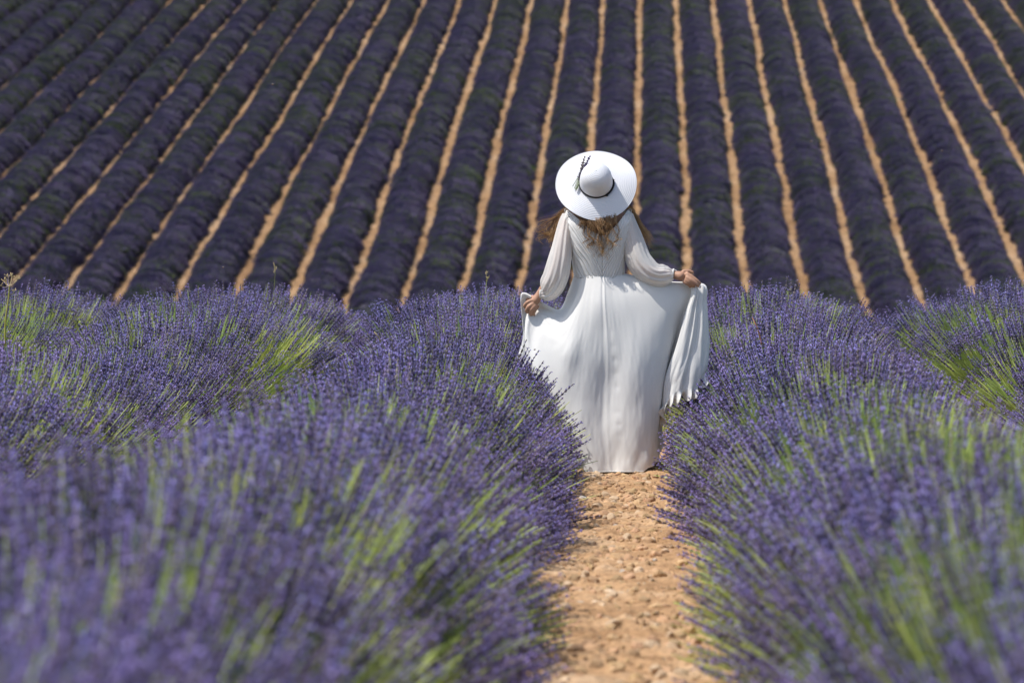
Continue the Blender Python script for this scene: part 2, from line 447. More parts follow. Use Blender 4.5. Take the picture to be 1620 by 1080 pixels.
def near_row(cx, y0, y1, label, dens=0.090, seed=0, singles=None):
    r_ = np.random.default_rng(seed + 50)
    A, H = 0.335, 0.32
    # plants along the row
    cent = [y0]
    while cent[-1] < y1: cent.append(cent[-1] + r_.uniform(0.75, 1.2))
    cent = np.array(cent); pr = r_.uniform(0.88, 1.10, len(cent)); po = r_.uniform(-0.025, 0.025, len(cent)); pg = r_.uniform(0, 1, len(cent))

    def plant(y):
        i = np.argmin(np.abs(y[:, None] - cent[None, :]), 1); u = (y - cent[i]) / 0.5
        return i, u

    def shape(phi, y):
        i, u = plant(y)
        k = pr[i] * (1 - 0.24 * np.clip(np.abs(u), 0, 1.2) ** 2) * (1 + 0.05 * noise(phi * 2, y * 2.2, seed))
        return i, u, k
    # woody core
    phs = np.linspace(-R(97), R(97), 19); yy = np.arange(y0, y1, 0.12)
    P, YY = np.meshgrid(phs, yy, indexing='ij'); _, u, k = shape(P.ravel(), YY.ravel())
    k = k.reshape(P.shape)
    inn = -0.05 if 0 < cx < 1 else 0.0              # this row leans in over the path near the camera
    cxn = cx + 0.012 * noise(YY * 0.35, YY * 0 + cx, 77) + inn * smooth01((14 - YY) / 4)
    Vx = cxn + A * 0.92 * k * np.sin(P) * (1 + .75 * smooth01((YY - 20) / 3)); Vz = gz(YY) - 0.04 + (H * 0.92 * k) * np.where(np.cos(P) > 0, np.maximum(np.cos(P), 1e-4) ** (1 - .45 * smooth01((YY - 20) / 3)), -0.1)
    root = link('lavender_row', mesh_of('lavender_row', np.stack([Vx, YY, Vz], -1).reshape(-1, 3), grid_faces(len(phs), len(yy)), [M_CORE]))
    tag(root, label, 'lavender row', 'lavender rows on the near rise')
    # tufts
    n = int((y1 - y0) * (A * 3.3) / dens ** 2)
    phi = r_.uniform(-R(96), R(96), n); y = r_.uniform(y0, y1, n)
    i, u, k = shape(phi, y)
    cxn = cx + 0.012 * noise(y * 0.35, y * 0 + cx, 77) + inn * smooth01((14 - y) / 4) + po[i]
    x = cxn + A * k * np.sin(phi) * (1 + .75 * smooth01((y - 20) / 3)); z = gz(y) + H * k * np.maximum(np.cos(phi), 0.03) ** (1 - .45 * smooth01((y - 20) / 3))
    pd = phi * (0.58 + 0.22 * np.abs(phi) / R(96))
    D = np.stack([np.sin(pd) + 0.05 + r_.normal(0, 0.06, n), 0.50 * u + r_.normal(0, 0.06, n), np.cos(pd) + 0.05 + r_.normal(0, 0.05, n)], 1)
    g = 1.2 * fbm(y * 0.75, phi * 1.2 + cx * 3, seed + 9, 2) + 0.25 * (pg[i] - 0.5) + (0.10 * (y < 14.5) if cx > 0 else (0.10 if cx < -2 else (-0.34 if cx > 2 else 0.03)))
    g = g - 0.22 * (1 - np.clip(np.abs(phi) / R(60), 0, 1)) - 0.25 * smooth01((y - 20.5) / 2)
    sparse = r_.random(n) < 0.16 + 0.62 * smooth01((g + 0.02) / 0.32)
    idx = np.where(sparse, 6 + r_.integers(0, 3, n), r_.integers(0, 6, n))
    scl = r_.uniform(0.86, 1.12, n) * (1 + 0.10 * noise(y * 1.7, phi * 2.5, seed + 4))
    scatter('flower_stalks', np.stack([x, y, z], 1), frames(D, r_.uniform(0, 6.28, n)), scl, idx, NEAR_G, root)
    # single stalks that stand out over the path and the dress, each on its own
    if singles:
        n, ya, yb, sg = singles
        y = r_.uniform(ya, yb, n); phi = sg * R(1) * r_.uniform(35, 94, n); i, u, k = shape(phi, y)
        x = cx + po[i] + A * k * np.sin(phi); z = gz(y) + H * k * np.maximum(np.cos(phi), 0.03)
        pd = phi * r_.uniform(0.62, 0.86, n)
        D = np.stack([np.sin(pd) + r_.normal(0, 0.06, n), r_.normal(-0.05, 0.16, n), np.cos(pd)], 1)
        E = frames(D, r_.uniform(0, 6.28, n)); S = r_.uniform(0.95, 1.2, n)
        for q in range(n):
            o = bpy.data.objects.new('flower_stalk', SINGLE[q % 8]); COL.objects.link(o); o.parent = root
            o.location = (x[q], y[q], z[q]); o.rotation_euler = E[q]; o.scale = (S[q],) * 3
    return root


near_row(-0.895, 1.3, 27.5, 'lavender row along the left side of the path, brushing the white dress', seed=1, singles=(240, 16.6, 19.6, 1))
near_row(0.868, 1.3, 27.5, 'lavender row along the right side of the path, under the lifted hem', seed=2, singles=(220, 16.8, 20.2, -1))
near_row(-2.54, 8.5, 27.5, 'lavender row second to the left of the path, with green gaps on its flank', seed=3)
near_row(2.54, 14.0, 27.5, 'lavender row second to the right of the path, behind the first', seed=4)
near_row(-4.02, 18.5, 27.5, 'lavender row third to the left of the path, at the photo edge', seed=5)

# ------------------------------------------------------------------ far hillside rows
def far_tuft(seed, mats_w, spread=0.26, n=110):
    rr = random.Random(seed); mb = MB()
    for k in range(n):
        r = spread * math.sqrt(rr.random()); an = rr.uniform(0, 6.28)
        b = np.array([r * math.cos(an), r * math.sin(an), 0]); d = np.array([b[0] * 0.7 + rr.gauss(0, .12), b[1] * 0.7 + rr.gauss(0, .12), 1]); d /= np.linalg.norm(d)
        L = rr.uniform(0.15, 0.22); w = rr.uniform(0.0045, 0.0075)
        a = np.cross(d, [0.2, 0.9, 0.1]); a /= np.linalg.norm(a); c = np.cross(d, a)
        m = b + d * L * 0.75
        mb.add([b, m + a * w, m - a * w * 0.5 + c * w * 0.87, m - a * w * 0.5 - c * w * 0.87, b + d * L * 1.1],
               [[0, 2, 1], [0, 3, 2], [0, 1, 3], [4, 1, 2], [4, 2, 3], [4, 3, 1]], 0 if rr.random() < mats_w else 1)
    return proto('far_lavender_tuft', mb.mesh('far_lavender_tuft', [M_FAR, M_FARG], False))


FAR_G = scatter_group('far_lavender_scatter', [far_tuft(1, .88), far_tuft(2, .8), far_tuft(3, .92), far_tuft(4, .3), far_tuft(5, .45)])
FAR_W, FAR_X0, FAR_T = 1.70, -0.64, 0.0071
ORD = ['', 'first', 'second', 'third', 'fourth', 'fifth', 'sixth', 'seventh', 'eighth', 'ninth', 'tenth', 'eleventh', 'twelfth', 'thirteenth',
       'fourteenth', 'fifteenth', 'sixteenth', 'seventeenth', 'eighteenth', 'nineteenth', 'twentieth', 'twenty-first']


def far_row(n):
    seed = 400 + n; r_ = np.random.default_rng(seed)
    y0, y1 = 104.0, 192.0
    cent = [y0]
    while cent[-1] < y1: cent.append(cent[-1] + r_.uniform(0.6, 0.95))
    cent = np.array(cent); pr = r_.uniform(0.95, 1.05, len(cent)); po = r_.uniform(-0.05, 0.05, len(cent))
    pg = r_.uniform(0, 1, len(cent)) + 0.55 * noise(cent * 0.16, cent * 0 + n * 5.1, 31)

    def cxf(y): return FAR_X0 + FAR_W * (n + 0.5) + FAR_T * y + 0.10 * noise(y * 0.09, y * 0 + n * 0.35, 15)

    def shape(phi, y):
        i = np.argmin(np.abs(y[:, None] - cent[None, :]), 1); u = (y - cent[i]) / 0.42
        return i, u, pr[i] * (1 - 0.05 * np.clip(np.abs(u), 0, 1.2) ** 2)
    A, H = 0.482, 0.45
    phs = np.linspace(-R(95), R(95), 13); yy = np.arange(y0, y1, 0.2)
    P, YY = np.meshgrid(phs, yy, indexing='ij'); i, u, k = shape(P.ravel(), YY.ravel()); k = k.reshape(P.shape)
    V = np.stack([cxf(YY) + A * k * np.sin(P), YY, gz(YY) + H * k * np.maximum(np.cos(P), -0.1)], -1)
    root = link('lavender_row', mesh_of('far_lavender_row', V.reshape(-1, 3), grid_faces(len(phs), len(yy)), [M_FARCORE]))
    if n == -1: lab = 'hillside lavender row rising straight behind the white hat'
    else:
        k_ = abs(n + 1); sd_ = 'left' if n < -1 else 'right'
        lab = f'hillside lavender row, {ORD[k_]} to the {sd_} of the one behind the white hat'
    tag(root, lab, 'lavender row', 'lavender rows on the far hillside')
    m = int((y1 - y0) * 40)
    phi = r_.uniform(-R(92), R(92), m); y = r_.uniform(y0, y1, m); i, u, k = shape(phi, y)
    x = cxf(y) + po[i] + A * k * np.sin(phi) * 0.97; z = gz(y) + H * k * np.maximum(np.cos(phi), 0) * 0.95
    pd = phi * 0.85
    D = np.stack([np.sin(pd) + r_.normal(0, .05, m), 0.14 * u + r_.normal(0, .05, m), np.cos(pd) + 0.05], 1)
    gr = r_.random(m) < np.clip((pg[i] + 0.35 * noise(y * 0.9, phi * 1.3, seed) - 0.30) * 0.9 + (y - 140) * 0.005, 0.08, 0.8)
    idx = np.where(gr, 3 + r_.integers(0, 2, m), r_.integers(0, 3, m))
    scatter('flower_tufts', np.stack([x, y, z], 1), frames(D, r_.uniform(0, 6.28, m)), r_.uniform(0.82, 1.06, m) * (1 + 0.22 * (r_.random(m) < 0.08)) * pr[i], idx, FAR_G, root)


for n in range(-20, 12): far_row(n)

# ------------------------------------------------------------------ the woman in white
def UD(px, py, dy): return U(px, py, DP + dy)


person = bpy.data.objects.new('person', None); COL.objects.link(person)
person.location = (float(UD(960, 748, 0)[0]), DP, float(gz(DP)) + 0.01); person.empty_display_size = 0.2
tag(person, 'woman seen from behind in a long white dress and wide white hat, lifting her skirt', 'person')
bpy.context.view_layer.update()
PINV = np.array(person.location)


def child(name, me, parent=person):
    """links a mesh made in world coordinates under the person (or under one of her parts)"""
    o = link(name, me, parent)
    if parent is person: o.location = tuple(-PINV)
    return o


SKIN = (0.42, 0.205, 0.115)
M_SKIN = mat('tanned_skin', lambda nt: principled(nt, mixc(nt, tex_noise(nt, 45, 3), (0.33, 0.175, 0.11), (0.46, 0.265, 0.175)), 0.55, bump(nt, tex_noise(nt, 220, 3), 0.25, 0.002), 0.35))


def chiffon(trans, sheer, scale_bump, stretch=0.14):
    def b(nt):
        tc = nt.nodes.new('ShaderNodeTexCoord')
        mp = N(nt, 'ShaderNodeMapping'); mp.inputs['Scale'].default_value = (1, 1, stretch)
        nt.links.new(tc.outputs['Object'], mp.inputs[0])
        h1 = tex_noise(nt, 75, 3, 0.6, vec=mp.outputs[0]); h2 = tex_noise(nt, 420, 2)
        ad = N(nt, 'ShaderNodeMath', _operation='MULTIPLY_ADD'); nt.links.new(h2, ad.inputs[0]); ad.inputs[1].default_value = 0.25; nt.links.new(h1, ad.inputs[2])
        nm = bump(nt, ad.outputs[0], 0.5, scale_bump)
        sh = translucent_mix(nt, principled(nt, (0.82, 0.81, 0.785), 0.75, nm, 0.2), (0.82, 0.81, 0.78), trans)
        if sheer:
            t = nt.nodes.new('ShaderNodeBsdfTransparent'); m = nt.nodes.new('ShaderNodeMixShader')
            m.inputs[0].default_value = sheer; nt.links.new(sh, m.inputs[1]); nt.links.new(t.outputs[0], m.inputs[2]); sh = m.outputs[0]
        return sh
    return b


M_DRESS = mat('white_chiffon_lined', chiffon(0.26, 0, 0.0004, 0.6))
M_SLEEVE = mat('white_chiffon_sheer', chiffon(0.30, 0.28, 0.0025))

# body: one skinned figure, remeshed into a single surface
bv, be, br = [], [], []


def J(p, r, parent=None):
    bv.append(p); br.append(r if isinstance(r, tuple) else (r, r))
    if parent is not None: be.append((parent, len(bv) - 1))
    return len(bv) - 1


pel = J(UD(950, 472, 0.02), (0.125, 0.10))
wai = J(UD(948, 435, 0.02), (0.10, 0.078), pel)
rib = J(UD(947, 398, 0.02), (0.112, 0.085), wai)
che = J(UD(946, 368, 0.015), (0.115, 0.085), rib)
upc = J(UD(945, 348, 0.01), (0.085, 0.065), che)
nck = J(UD(944, 330, 0.015), 0.052, upc)
nc2 = J(UD(943, 312, 0.035), 0.050, nck)
for sx, pts in ((-1, [(922, 345, 0.0, .055), (903, 349, 0.0, .052), (893, 378, -.05, .043), (884, 420, -.10, .036), (872, 442, -.085, .035), (857, 461, -.055, .023)]),
                (1, [(968, 345, 0.0, .055), (988, 349, 0.0, .052), (997, 380, -.04, .043), (1009, 424, -.09, .036), (1035, 432, -.09, .035), (1062, 434, -0.075, .023)])):
    q = upc
    for x, y, d, r in pts: q = J(UD(x, y, d), r, q)
    if sx < 0: wl = q
    else: wr = q
for sx in (-1, 1):
    q = pel
    for X, dy, z, r in ((0.085, 0.02, 0.80, .088), (0.09, 0.03, 0.47, .062), (0.085, 0.03, 0.27, .052), (0.08, 0.02, 0.09, .036)):
        q = J(np.array([PINV[0] + sx * X, DP + dy + (0.16 if sx > 0 and z < 0.5 else 0), PINV[2] + z]), r, q)
    a = bv[q]
    q = J(a + np.array([0, 0.06, -0.055]), .036, q); q = J(a + np.array([0, 0.17, -0.065]), .028, q)
# hands: palm, four fingers and a thumb, each finger a chain of its own rooted in the palm
hand_l = {'palm': [(853, 467, .006, .027), (849, 473, .010, .031), (844, 478, .016, .031)],
          'f': [[(845, 474, .005, .013), (834, 478, 0.0, .0105), (829, 484, .012, .0095), (833, 488, .032, .008)],
                [(846, 479, .0, .012), (836, 485, -.008, .0105), (832, 492, .008, .0095), (836, 495, .03, .008)],
                [(849, 481, .0, .012), (841, 489, -.010, .010), (838, 496, .004, .009), (841, 499, .026, .008)],
                [(852, 482, .004, .011), (847, 490, -.004, .009), (844, 496, .008, .008), (846, 499, .026, .007)],
                [(846, 470, .03, .013), (838, 470, .05, .012), (832, 476, .055, .010)]]}
hand_r = {'palm': [(1068, 435, .024, .027), (1075, 436, .020, .034), (1084, 439, .010, .033)],
          'f': [[(1084, 432, .008, .013), (1095, 438, -.002, .0105), (1103, 444, -.006, .0095), (1109, 450, .0, .008)],
                [(1084, 437, .0, .012), (1094, 443, -.014, .0105), (1101, 449, -.012, .0095), (1106, 454, .0, .008)],
                [(1083, 441, .0, .012), (1091, 446, -.012, .010), (1097, 451, -.002, .009), (1098, 455, .016, .008)],
                [(1080, 444, .004, .011), (1086, 448, -.006, .009), (1091, 452, .0, .008), (1092, 455, .014, .007)],
                [(1078, 430, .02, .012), (1089, 428, .022, .010), (1098, 432, .02, .0085)]]}
for h, w, fw in ((hand_l, wl, -.055), (hand_r, wr, -.10)):
    q = w
    for x, y, d, r in h['palm']: q = J(UD(x, y, d + fw), (r, r * 0.8), q)
    for f in h['f']:
        p = None
        for x, y, d, r in f: p = J(UD(x, y, d + fw), r, p)
bm_ = bpy.data.meshes.new('body'); bm_.from_pydata([tuple(v) for v in bv], be, [])
body = child('body', bm_); bm_.materials.append(M_SKIN)
sk = body.modifiers.new('skin', 'SKIN')
if not bm_.skin_vertices: bm_.skin_vertices.new()
for k, r in enumerate(br): bm_.skin_vertices[0].data[k].radius = r
seen = set()
for k in range(len(bv)):                                         # one root per chain
    if k == 0 or not any(k == b for _, b in be): bm_.skin_vertices[0].data[k].use_root = True
ss = body.modifiers.new('subsurf', 'SUBSURF'); ss.levels = 2; ss.render_levels = 2
# head: shaped ellipsoid, face turned up and away, joined into the same surface by the remesh
HC = UD(943, 292, 0.085); HR = Matrix.Rotation(R(32), 3, 'X')
th = np.linspace(0, 2 * math.pi, 48, endpoint=False); ph = np.linspace(0.02, math.pi - 0.02, 36)
T, Pp = np.meshgrid(th, ph, indexing='ij')
hx, hy, hz = np.sin(Pp) * np.cos(T), np.sin(Pp) * np.sin(T), np.cos(Pp)
lo = np.clip(-hz, 0, 1)
fx = hx * (0.074 - 0.026 * lo ** 1.5); fy = hy * (0.092 - 0.018 * lo); fz = hz * 0.112
front = np.clip(hy, 0, 1)
g_ = lambda ax, az, sx, sz: np.exp(-((fx - ax) / sx) ** 2 - ((fz - az) / sz) ** 2) * (hy > 0)
fy = fy + 0.022 * g_(0, -0.022, .011, .014) + 0.010 * g_(0, 0.0, .008, .02) - 0.010 * (g_(.031, .008, .014, .010) + g_(-.031, .008, .014, .010)) + 0.006 * g_(0, -.052, .022, .006) + 0.005 * g_(0, -.062, .018, .005) + 0.012 * g_(0, -.095, .022, .016)
ear = np.exp(-((fy + 0.0) / .018) ** 2 - ((fz + .005) / .026) ** 2); fx = fx + np.sign(hx) * 0.014 * ear * (np.abs(hx) > .7)
HV = np.stack([fx, fy, fz], -1).reshape(-1, 3) @ np.array(HR).T + HC
dg = bpy.context.evaluated_depsgraph_get(); dg.update()
ev = body.evaluated_get(dg).to_mesh(); ev2v = [tuple(np.array(v.co)) for v in ev.vertices]; ev2f = [list(p.vertices) for p in ev.polygons]
body.evaluated_get(dg).to_mesh_clear()
HF = grid_faces(48, 36, close_u=True).tolist() + [[i * 36 for i in range(48)][::-1], [i * 36 + 35 for i in range(48)]]
nb = len(ev2v)
body.modifiers.clear()
body.data = mesh_of('body', np.concatenate([np.array(ev2v), HV]), ev2f + [[i + nb for i in f] for f in HF], [M_SKIN])
rm = body.modifiers.new('remesh', 'REMESH'); rm.mode = 'VOXEL'; rm.voxel_size = 0.0038; rm.use_smooth_shade = True
sm = body.modifiers.new('smooth', 'SMOOTH'); sm.factor = 0.5; sm.iterations = 2
M_EYE = mat('eye_white', lambda nt: principled(nt, (0.75, 0.73, 0.7), 0.2, None, 0.5))
M_IRIS = mat('brown_iris', lambda nt: principled(nt, (0.07, 0.04, 0.02), 0.2, None, 0.5))
for sx in (-1, 1):
    mb = MB()
    for rad, off, m in ((0.0115, 0.0, 0), (0.0058, 0.0075, 1)):
        t2, p2 = np.meshgrid(np.linspace(0, 2 * math.pi, 12, endpoint=False), np.linspace(0.05, math.pi - .05, 8), indexing='ij')
        V = rad * np.stack([np.sin(p2) * np.cos(t2), np.sin(p2) * np.sin(t2), np.cos(p2)], -1).reshape(-1, 3) + np.array([sx * .031, .071 + off, .008])
        mb.add(V @ np.array(HR).T + HC, grid_faces(12, 8, close_u=True), m)
    e = child('eye', mb.mesh('eye', [M_EYE, M_IRIS]))


# dress --------------------------------------------------------------
def sheet(cols, nu, nv, closed=True):
    """(ncol, nrow, 3) control points in pixels and metres of depth -> world grid (nu, nv, 3) and the parameters"""
    W = np.array([[UD(*p) for p in c] for c in cols])
    u = np.linspace(0, len(cols), nu, endpoint=False) if closed else np.linspace(0, len(cols) - 1, nu)
    v = np.linspace(0, W.shape[1] - 1, nv)
    G = catmull(W, u, closed)                       # (nu, nrow, 3)
    G = catmull(G.transpose(1, 0, 2), v).transpose(1, 0, 2)
    return G, u, v


def normals(G, closed=True):
    du = (np.roll(G, -1, 0) - np.roll(G, 1, 0)) if closed else np.gradient(G, axis=0)
    n = np.cross(du, np.gradient(G, axis=1)); return n / (np.linalg.norm(n, axis=2, keepdims=True) + 1e-9)


SK = [
    [(909, 435, 0), (899, 462, 0), (887, 489, 0), (866, 486, -.02), (832, 468, .0), (825, 476, .0), (826, 505, -.01), (828, 535, -.0), (822, 560, .02), (812, 590, .05)],
    [(911, 435, -.03), (902, 466, -.045), (889, 497, -.05), (866, 494, -.03), (840, 484, .0), (831, 498, -.01), (832, 525, -.03), (834, 560, -.05), (834, 590, -.05), (832, 620, -.05)],
    [(916, 435, -.055), (908, 470, -.085), (895, 510, -.12), (877, 517, -.09), (855, 512, -.05), (846, 540, -.07), (845, 580, -.12), (848, 620, -.13), (855, 655, -.13), (862, 685, -.13)],
    [(925, 435, -.08), (918, 475, -.13), (907, 520, -.17), (898, 552, -.19), (890, 582, -.19), (886, 615, -.20), (885, 650, -.21), (889, 685, -.22), (896, 712, -.22), (903, 733, -.23)],
    [(938, 436, -.095), (934, 480, -.15), (929, 525, -.18), (924, 562, -.20), (921, 600, -.21), (919, 635, -.22), (919, 670, -.24), (922, 702, -.26), (927, 728, -.27), (934, 748, -.28)],
    [(953, 436, -.10), (953, 480, -.16), (955, 525, -.18), (955, 565, -.19), (954, 603, -.19), (953, 640, -.20), (953, 675, -.22), (955, 705, -.24), (957, 730, -.26), (960, 749, -.28)],
    [(966, 436, -.095), (972, 480, -.15), (979, 525, -.18), (984, 565, -.20), (987, 603, -.21), (989, 640, -.22), (990, 675, -.24), (990, 705, -.26), (990, 730, -.27), (989, 748, -.28)],
    [(978, 435, -.08), (998, 470, -.13), (1010, 515, -.16), (1016, 560, -.18), (1019, 600, -.19), (1021, 638, -.20), (1022, 672, -.21), (1022, 700, -.22), (1022, 722, -.23), (1022, 741, -.24)],
    [(985, 434, -.05), (1030, 449, -.09), (1062, 478, -.10), (1060, 530, -.11), (1053, 580, -.12), (1047, 620, -.13), (1044, 655, -.14), (1043, 685, -.15), (1043, 708, -.15), (1044, 729, -.15)],
    [(988, 434, 0), (1046, 445, -.05), (1091, 455, -.06), (1081, 500, -.045), (1069, 545, -.04), (1059, 580, -.04), (1051, 612, -.04), (1047, 640, -.04), (1046, 668, -.04), (1047, 695, -.03)],
    [(988, 434, .01), (1052, 446, -.03), (1093, 456, -.085), (1084, 500, -.105), (1073, 545, -.12), (1063, 575, -.13), (1055, 600, -.135), (1051, 622, -.14), (1048, 640, -.14), (1046, 656, -.14)],
    [(988, 433, .015), (1056, 446, 0), (1099, 453, -.085), (1097, 490, -.115), (1090, 535, -.135), (1084, 565, -.145), (1079, 585, -.15), (1075, 603, -.15), (1072, 620, -.15), (1070, 636, -.15)],
    [(988, 433, .03), (1056, 446, .02), (1105, 450, -.07), (1108, 485, -.10), (1107, 522, -.115), (1105, 550, -.12), (1104, 573, -.12), (1103, 595, -.12), (1101, 612, -.12), (1099, 626, -.12)],
    [(987, 433, .04), (1056, 447, .04), (1113, 450, -.03), (1117, 478, -.04), (1119, 505, -.045), (1120, 528, -.045), (1119, 546, -.045), (1117, 565, -.045), (1115, 582, -.045), (1113, 598, -.045)],
    [(975, 433, .08), (1030, 455, .15), (1085, 465, .10), (1095, 500, .15), (1093, 530, .20), (1085, 560, .24), (1072, 590, .27), (1060, 615, .29), (1052, 635, .30), (1048, 650, .30)],
    [(948, 432, .10), (955, 475, .19), (960, 520, .25), (960, 560, .29), (960, 600, .32), (960, 640, .34), (960, 672, .35), (960, 698, .36), (960, 716, .37), (960, 732, .38)],
    [(920, 433, .075), (905, 475, .13), (885, 505, .16), (872, 530, .18), (860, 555, .2), (852, 580, .21), (847, 605, .22), (842, 630, .23), (840, 650, .23), (842, 668, .22)],
]
NU, NV = 612, 170
G, u, v = sheet(SK, NU, NV); Nn = normals(G); Uu, Vv = np.meshgrid(u, v, indexing='ij'); tv = Vv / 9
amp = smooth01(tv * 2.5)
per = lambda a, b=0.6: fbm(np.stack([a], 0)[0], np.zeros_like(a) + b, 91, 2)
# soft long folds that run down the cloth, drifting as they fall
disp = 0.006 * amp * np.sin(Uu * 2.3 + 1.6 * tv + 1.2 * noise(Uu * 0.9, tv * 2, 5)) * (0.5 + 0.5 * noise(Uu * 0.8, tv * 1.5, 6))
disp += 0.011 * amp * noise(Uu * 1.1 + 2.2 * tv, tv * 2.2, 12) + 0.0040 * amp * smooth01((tv - 0.3) * 2) * noise(Uu * 2.4 - 2 * tv, tv * 7.5, 13)
for q_ in range(9):                                   # buttons under the lining along the centre back
    disp += (0.0006 + 0.0012 * ((q_ * 7) % 5) / 4) * np.exp(-((Uu - 5.55 - 0.02 * q_) / 0.16) ** 2 - ((tv - 0.22 - 0.062 * q_) / 0.016) ** 2)
disp += 0.0011 * amp * noise(Uu * 7 + 3 * tv, tv * 17, 14) * (1 - 0.4 * tv)
right = np.exp(-((Uu - 11.4) / 1.5) ** 2)            # pleats gathered in the right hand
disp += right * smooth01(tv * 5) * (0.006 * np.sin(Uu * 4.5 + 2.2 * noise(Uu * 1.2, tv * 2.5, 33)) + 0.002 * np.sin(Uu * 13 + 5 * tv))
left = np.exp(-((Uu - 1.2) / 1.1) ** 2)
disp += left * 0.008 * smooth01(tv * 3 - .6) * np.sin(Uu * 6.5 + 3.5 * tv)
# gathers fanning out of the waist seam, buttoned ridge on the centre back
back = np.exp(-((Uu - 5.5) / 4.0) ** 4)
disp += back * 0.0003 * np.sin(Uu * 13) * smooth01(tv * 9) * np.exp(-tv * 5)
disp += 0.0022 * np.exp(-((Uu - 5.0) / 0.10) ** 2) * (1 - 0.6 * tv) - 0.0015 * np.exp(-((Uu - 5.22) / 0.08) ** 2)
# frilled hem, strongest where the cloth is lifted
fr = smooth01((tv - 0.90) / 0.10); frr = smooth01((tv - 0.87) / 0.13) * np.exp(-((Uu - 11.3) / 2.0) ** 4)
disp += fr * 0.007 * np.sin(Uu * 8 + 5 * noise(Uu * 1.5, Uu * 0, 3)) * (0.4 + 0.6 * noise(Uu * 1.3, Uu * 0, 8)) + frr * 0.028 * np.sin(Uu * 15 + 2 * noise(Uu * 2, Uu * 0, 3))
G = G - Nn * disp[..., None] * -1
G[..., 2] += frr * 0.016 * np.cos(Uu * 15 + 2 * noise(Uu * 2, Uu * 0, 3)) + fr * 0.010 * (noise(Uu * 1.7, Uu * 0, 4) + 0.5 * np.sin(Uu * 9))
zmin = gz(G[..., 1]) + 0.02
G[..., 2] = np.maximum(G[..., 2], zmin)
dress = child('dress_skirt', mesh_of('dress_skirt', G.reshape(-1, 3), grid_faces(NU, NV, close_u=True), [M_DRESS]))
so = dress.modifiers.new('thickness', 'SOLIDIFY'); so.thickness = 0.0012; so.offset = 0
# rolled edge along the hem
hem = G[:, -1, :]; V, F = tube_arrays(np.concatenate([hem, hem[:2]]), 0.0016, 5, False)
child('hem_edge', mesh_of('hem_edge', V, F, [M_DRESS]), dress)

BO = [
    [(908, 436, 0), (906, 420, 0), (904, 405, 0), (901, 390, 0), (898, 376, 0), (896, 364, 0)],
    [(912, 437, -.05), (909, 415, -.06), (906, 395, -.07), (902, 375, -.075), (898, 356, -.065), (894, 341, -.03)],
    [(922, 438, -.08), (919, 413, -.09), (914, 391, -.10), (909, 368, -.10), (904, 350, -.085), (898, 333, -.015)],
    [(936, 438, -.095), (933, 416, -.105), (928, 397, -.11), (922, 378, -.112), (916, 360, -.105), (910, 342, -.075)],
    [(946, 438, -.10), (944, 421, -.107), (941, 406, -.112), (937, 391, -.114), (933, 376, -.112), (929, 359, -.103)],
    [(953, 438, -.10), (953, 426, -.105), (953, 413, -.11), (953, 401, -.112), (953, 388, -.112), (953, 373, -.108)],
    [(960, 438, -.10), (962, 421, -.107), (965, 406, -.112), (968, 391, -.114), (971, 375, -.112), (974, 357, -.103)],
    [(970, 438, -.095), (973, 416, -.105), (977, 397, -.11), (981, 378, -.112), (985, 360, -.105), (986, 342, -.075)],
    [(978, 437, -.08), (981, 413, -.09), (984, 391, -.10), (987, 368, -.10), (990, 350, -.085), (993, 333, -.015)],
    [(985, 436, -.05), (987, 415, -.06), (989, 395, -.07), (992, 375, -.075), (996, 356, -.065), (999, 341, -.03)],
    [(988, 435, 0), (988, 420, 0), (989, 405, 0), (991, 390, 0), (993, 376, 0), (995, 364, 0)],
    [(984, 435, .06), (986, 412, .08), (987, 390, .10), (988, 370, .10), (993, 350, .07), (999, 340, -.01)],
    [(972, 435, .09), (975, 410, .13), (977, 388, .14), (980, 365, .11), (986, 348, .08), (992, 333, .0)],
    [(950, 435, .10), (950, 420, .14), (950, 405, .16), (950, 392, .15), (950, 382, .13), (950, 375, .12)],
    [(925, 435, .09), (921, 410, .13), (917, 388, .14), (913, 365, .11), (908, 348, .08), (899, 333, .0)],
    [(912, 435, .06), (909, 412, .08), (907, 390, .10), (904, 370, .10), (900, 350, .07), (894, 340, -.01)],
]
NU, NV = 480, 150
G, u, v = sheet(BO, NU, NV); Nn = normals(G); Uu, Vv = np.meshgrid(u, v, indexing='ij'); tv = Vv / 5
# ruched chevron pleats running from the shoulders to the centre back
ctr = np.abs(Uu - 5.0); backw = np.exp(-(ctr / 4.6) ** 8)
ph_ = 13.0 * tv * 1.55 - ctr * 3.4 + 0.9 * noise(Uu * 1.3, tv * 4, 21)
ph_ = (tv * 9.5 - ctr * 2.3) * 5.2 + 1.3 * noise(Uu * 1.1, tv * 3, 21)
pl = np.abs(np.sin(ph_ * 0.5)) ** 0.7
disp = backw * (0.0052 * (pl - 0.6) + 0.002 * noise(ph_ * 0.9, tv * 3, 22)) * (0.55 + 0.45 * noise(Uu * 1.5, tv * 4, 25) ** 2 + 0.3)
disp -= 0.005 * np.exp(-(ctr / 0.07) ** 2)
disp += 0.004 * smooth01((tv - 0.95) / 0.05)
disp *= smooth01((1 - tv) * 30) * 0.7 + 0.3
G = G + Nn * disp[..., None]
bodice = child('dress_bodice', mesh_of('dress_bodice', G.reshape(-1, 3), grid_faces(NU, NV, close_u=True), [M_DRESS]))
so = bodice.modifiers.new('thickness', 'SOLIDIFY'); so.thickness = 0.0015; so.offset = 0
ring = G[:, 0, :] + np.array([0, 0, -0.002]); V, F = tube_arrays(np.concatenate([ring, ring[:2]]), 0.0028, 6, False)
child('waist_seam', mesh_of('waist_seam', V, F, [M_DRESS]), bodice)


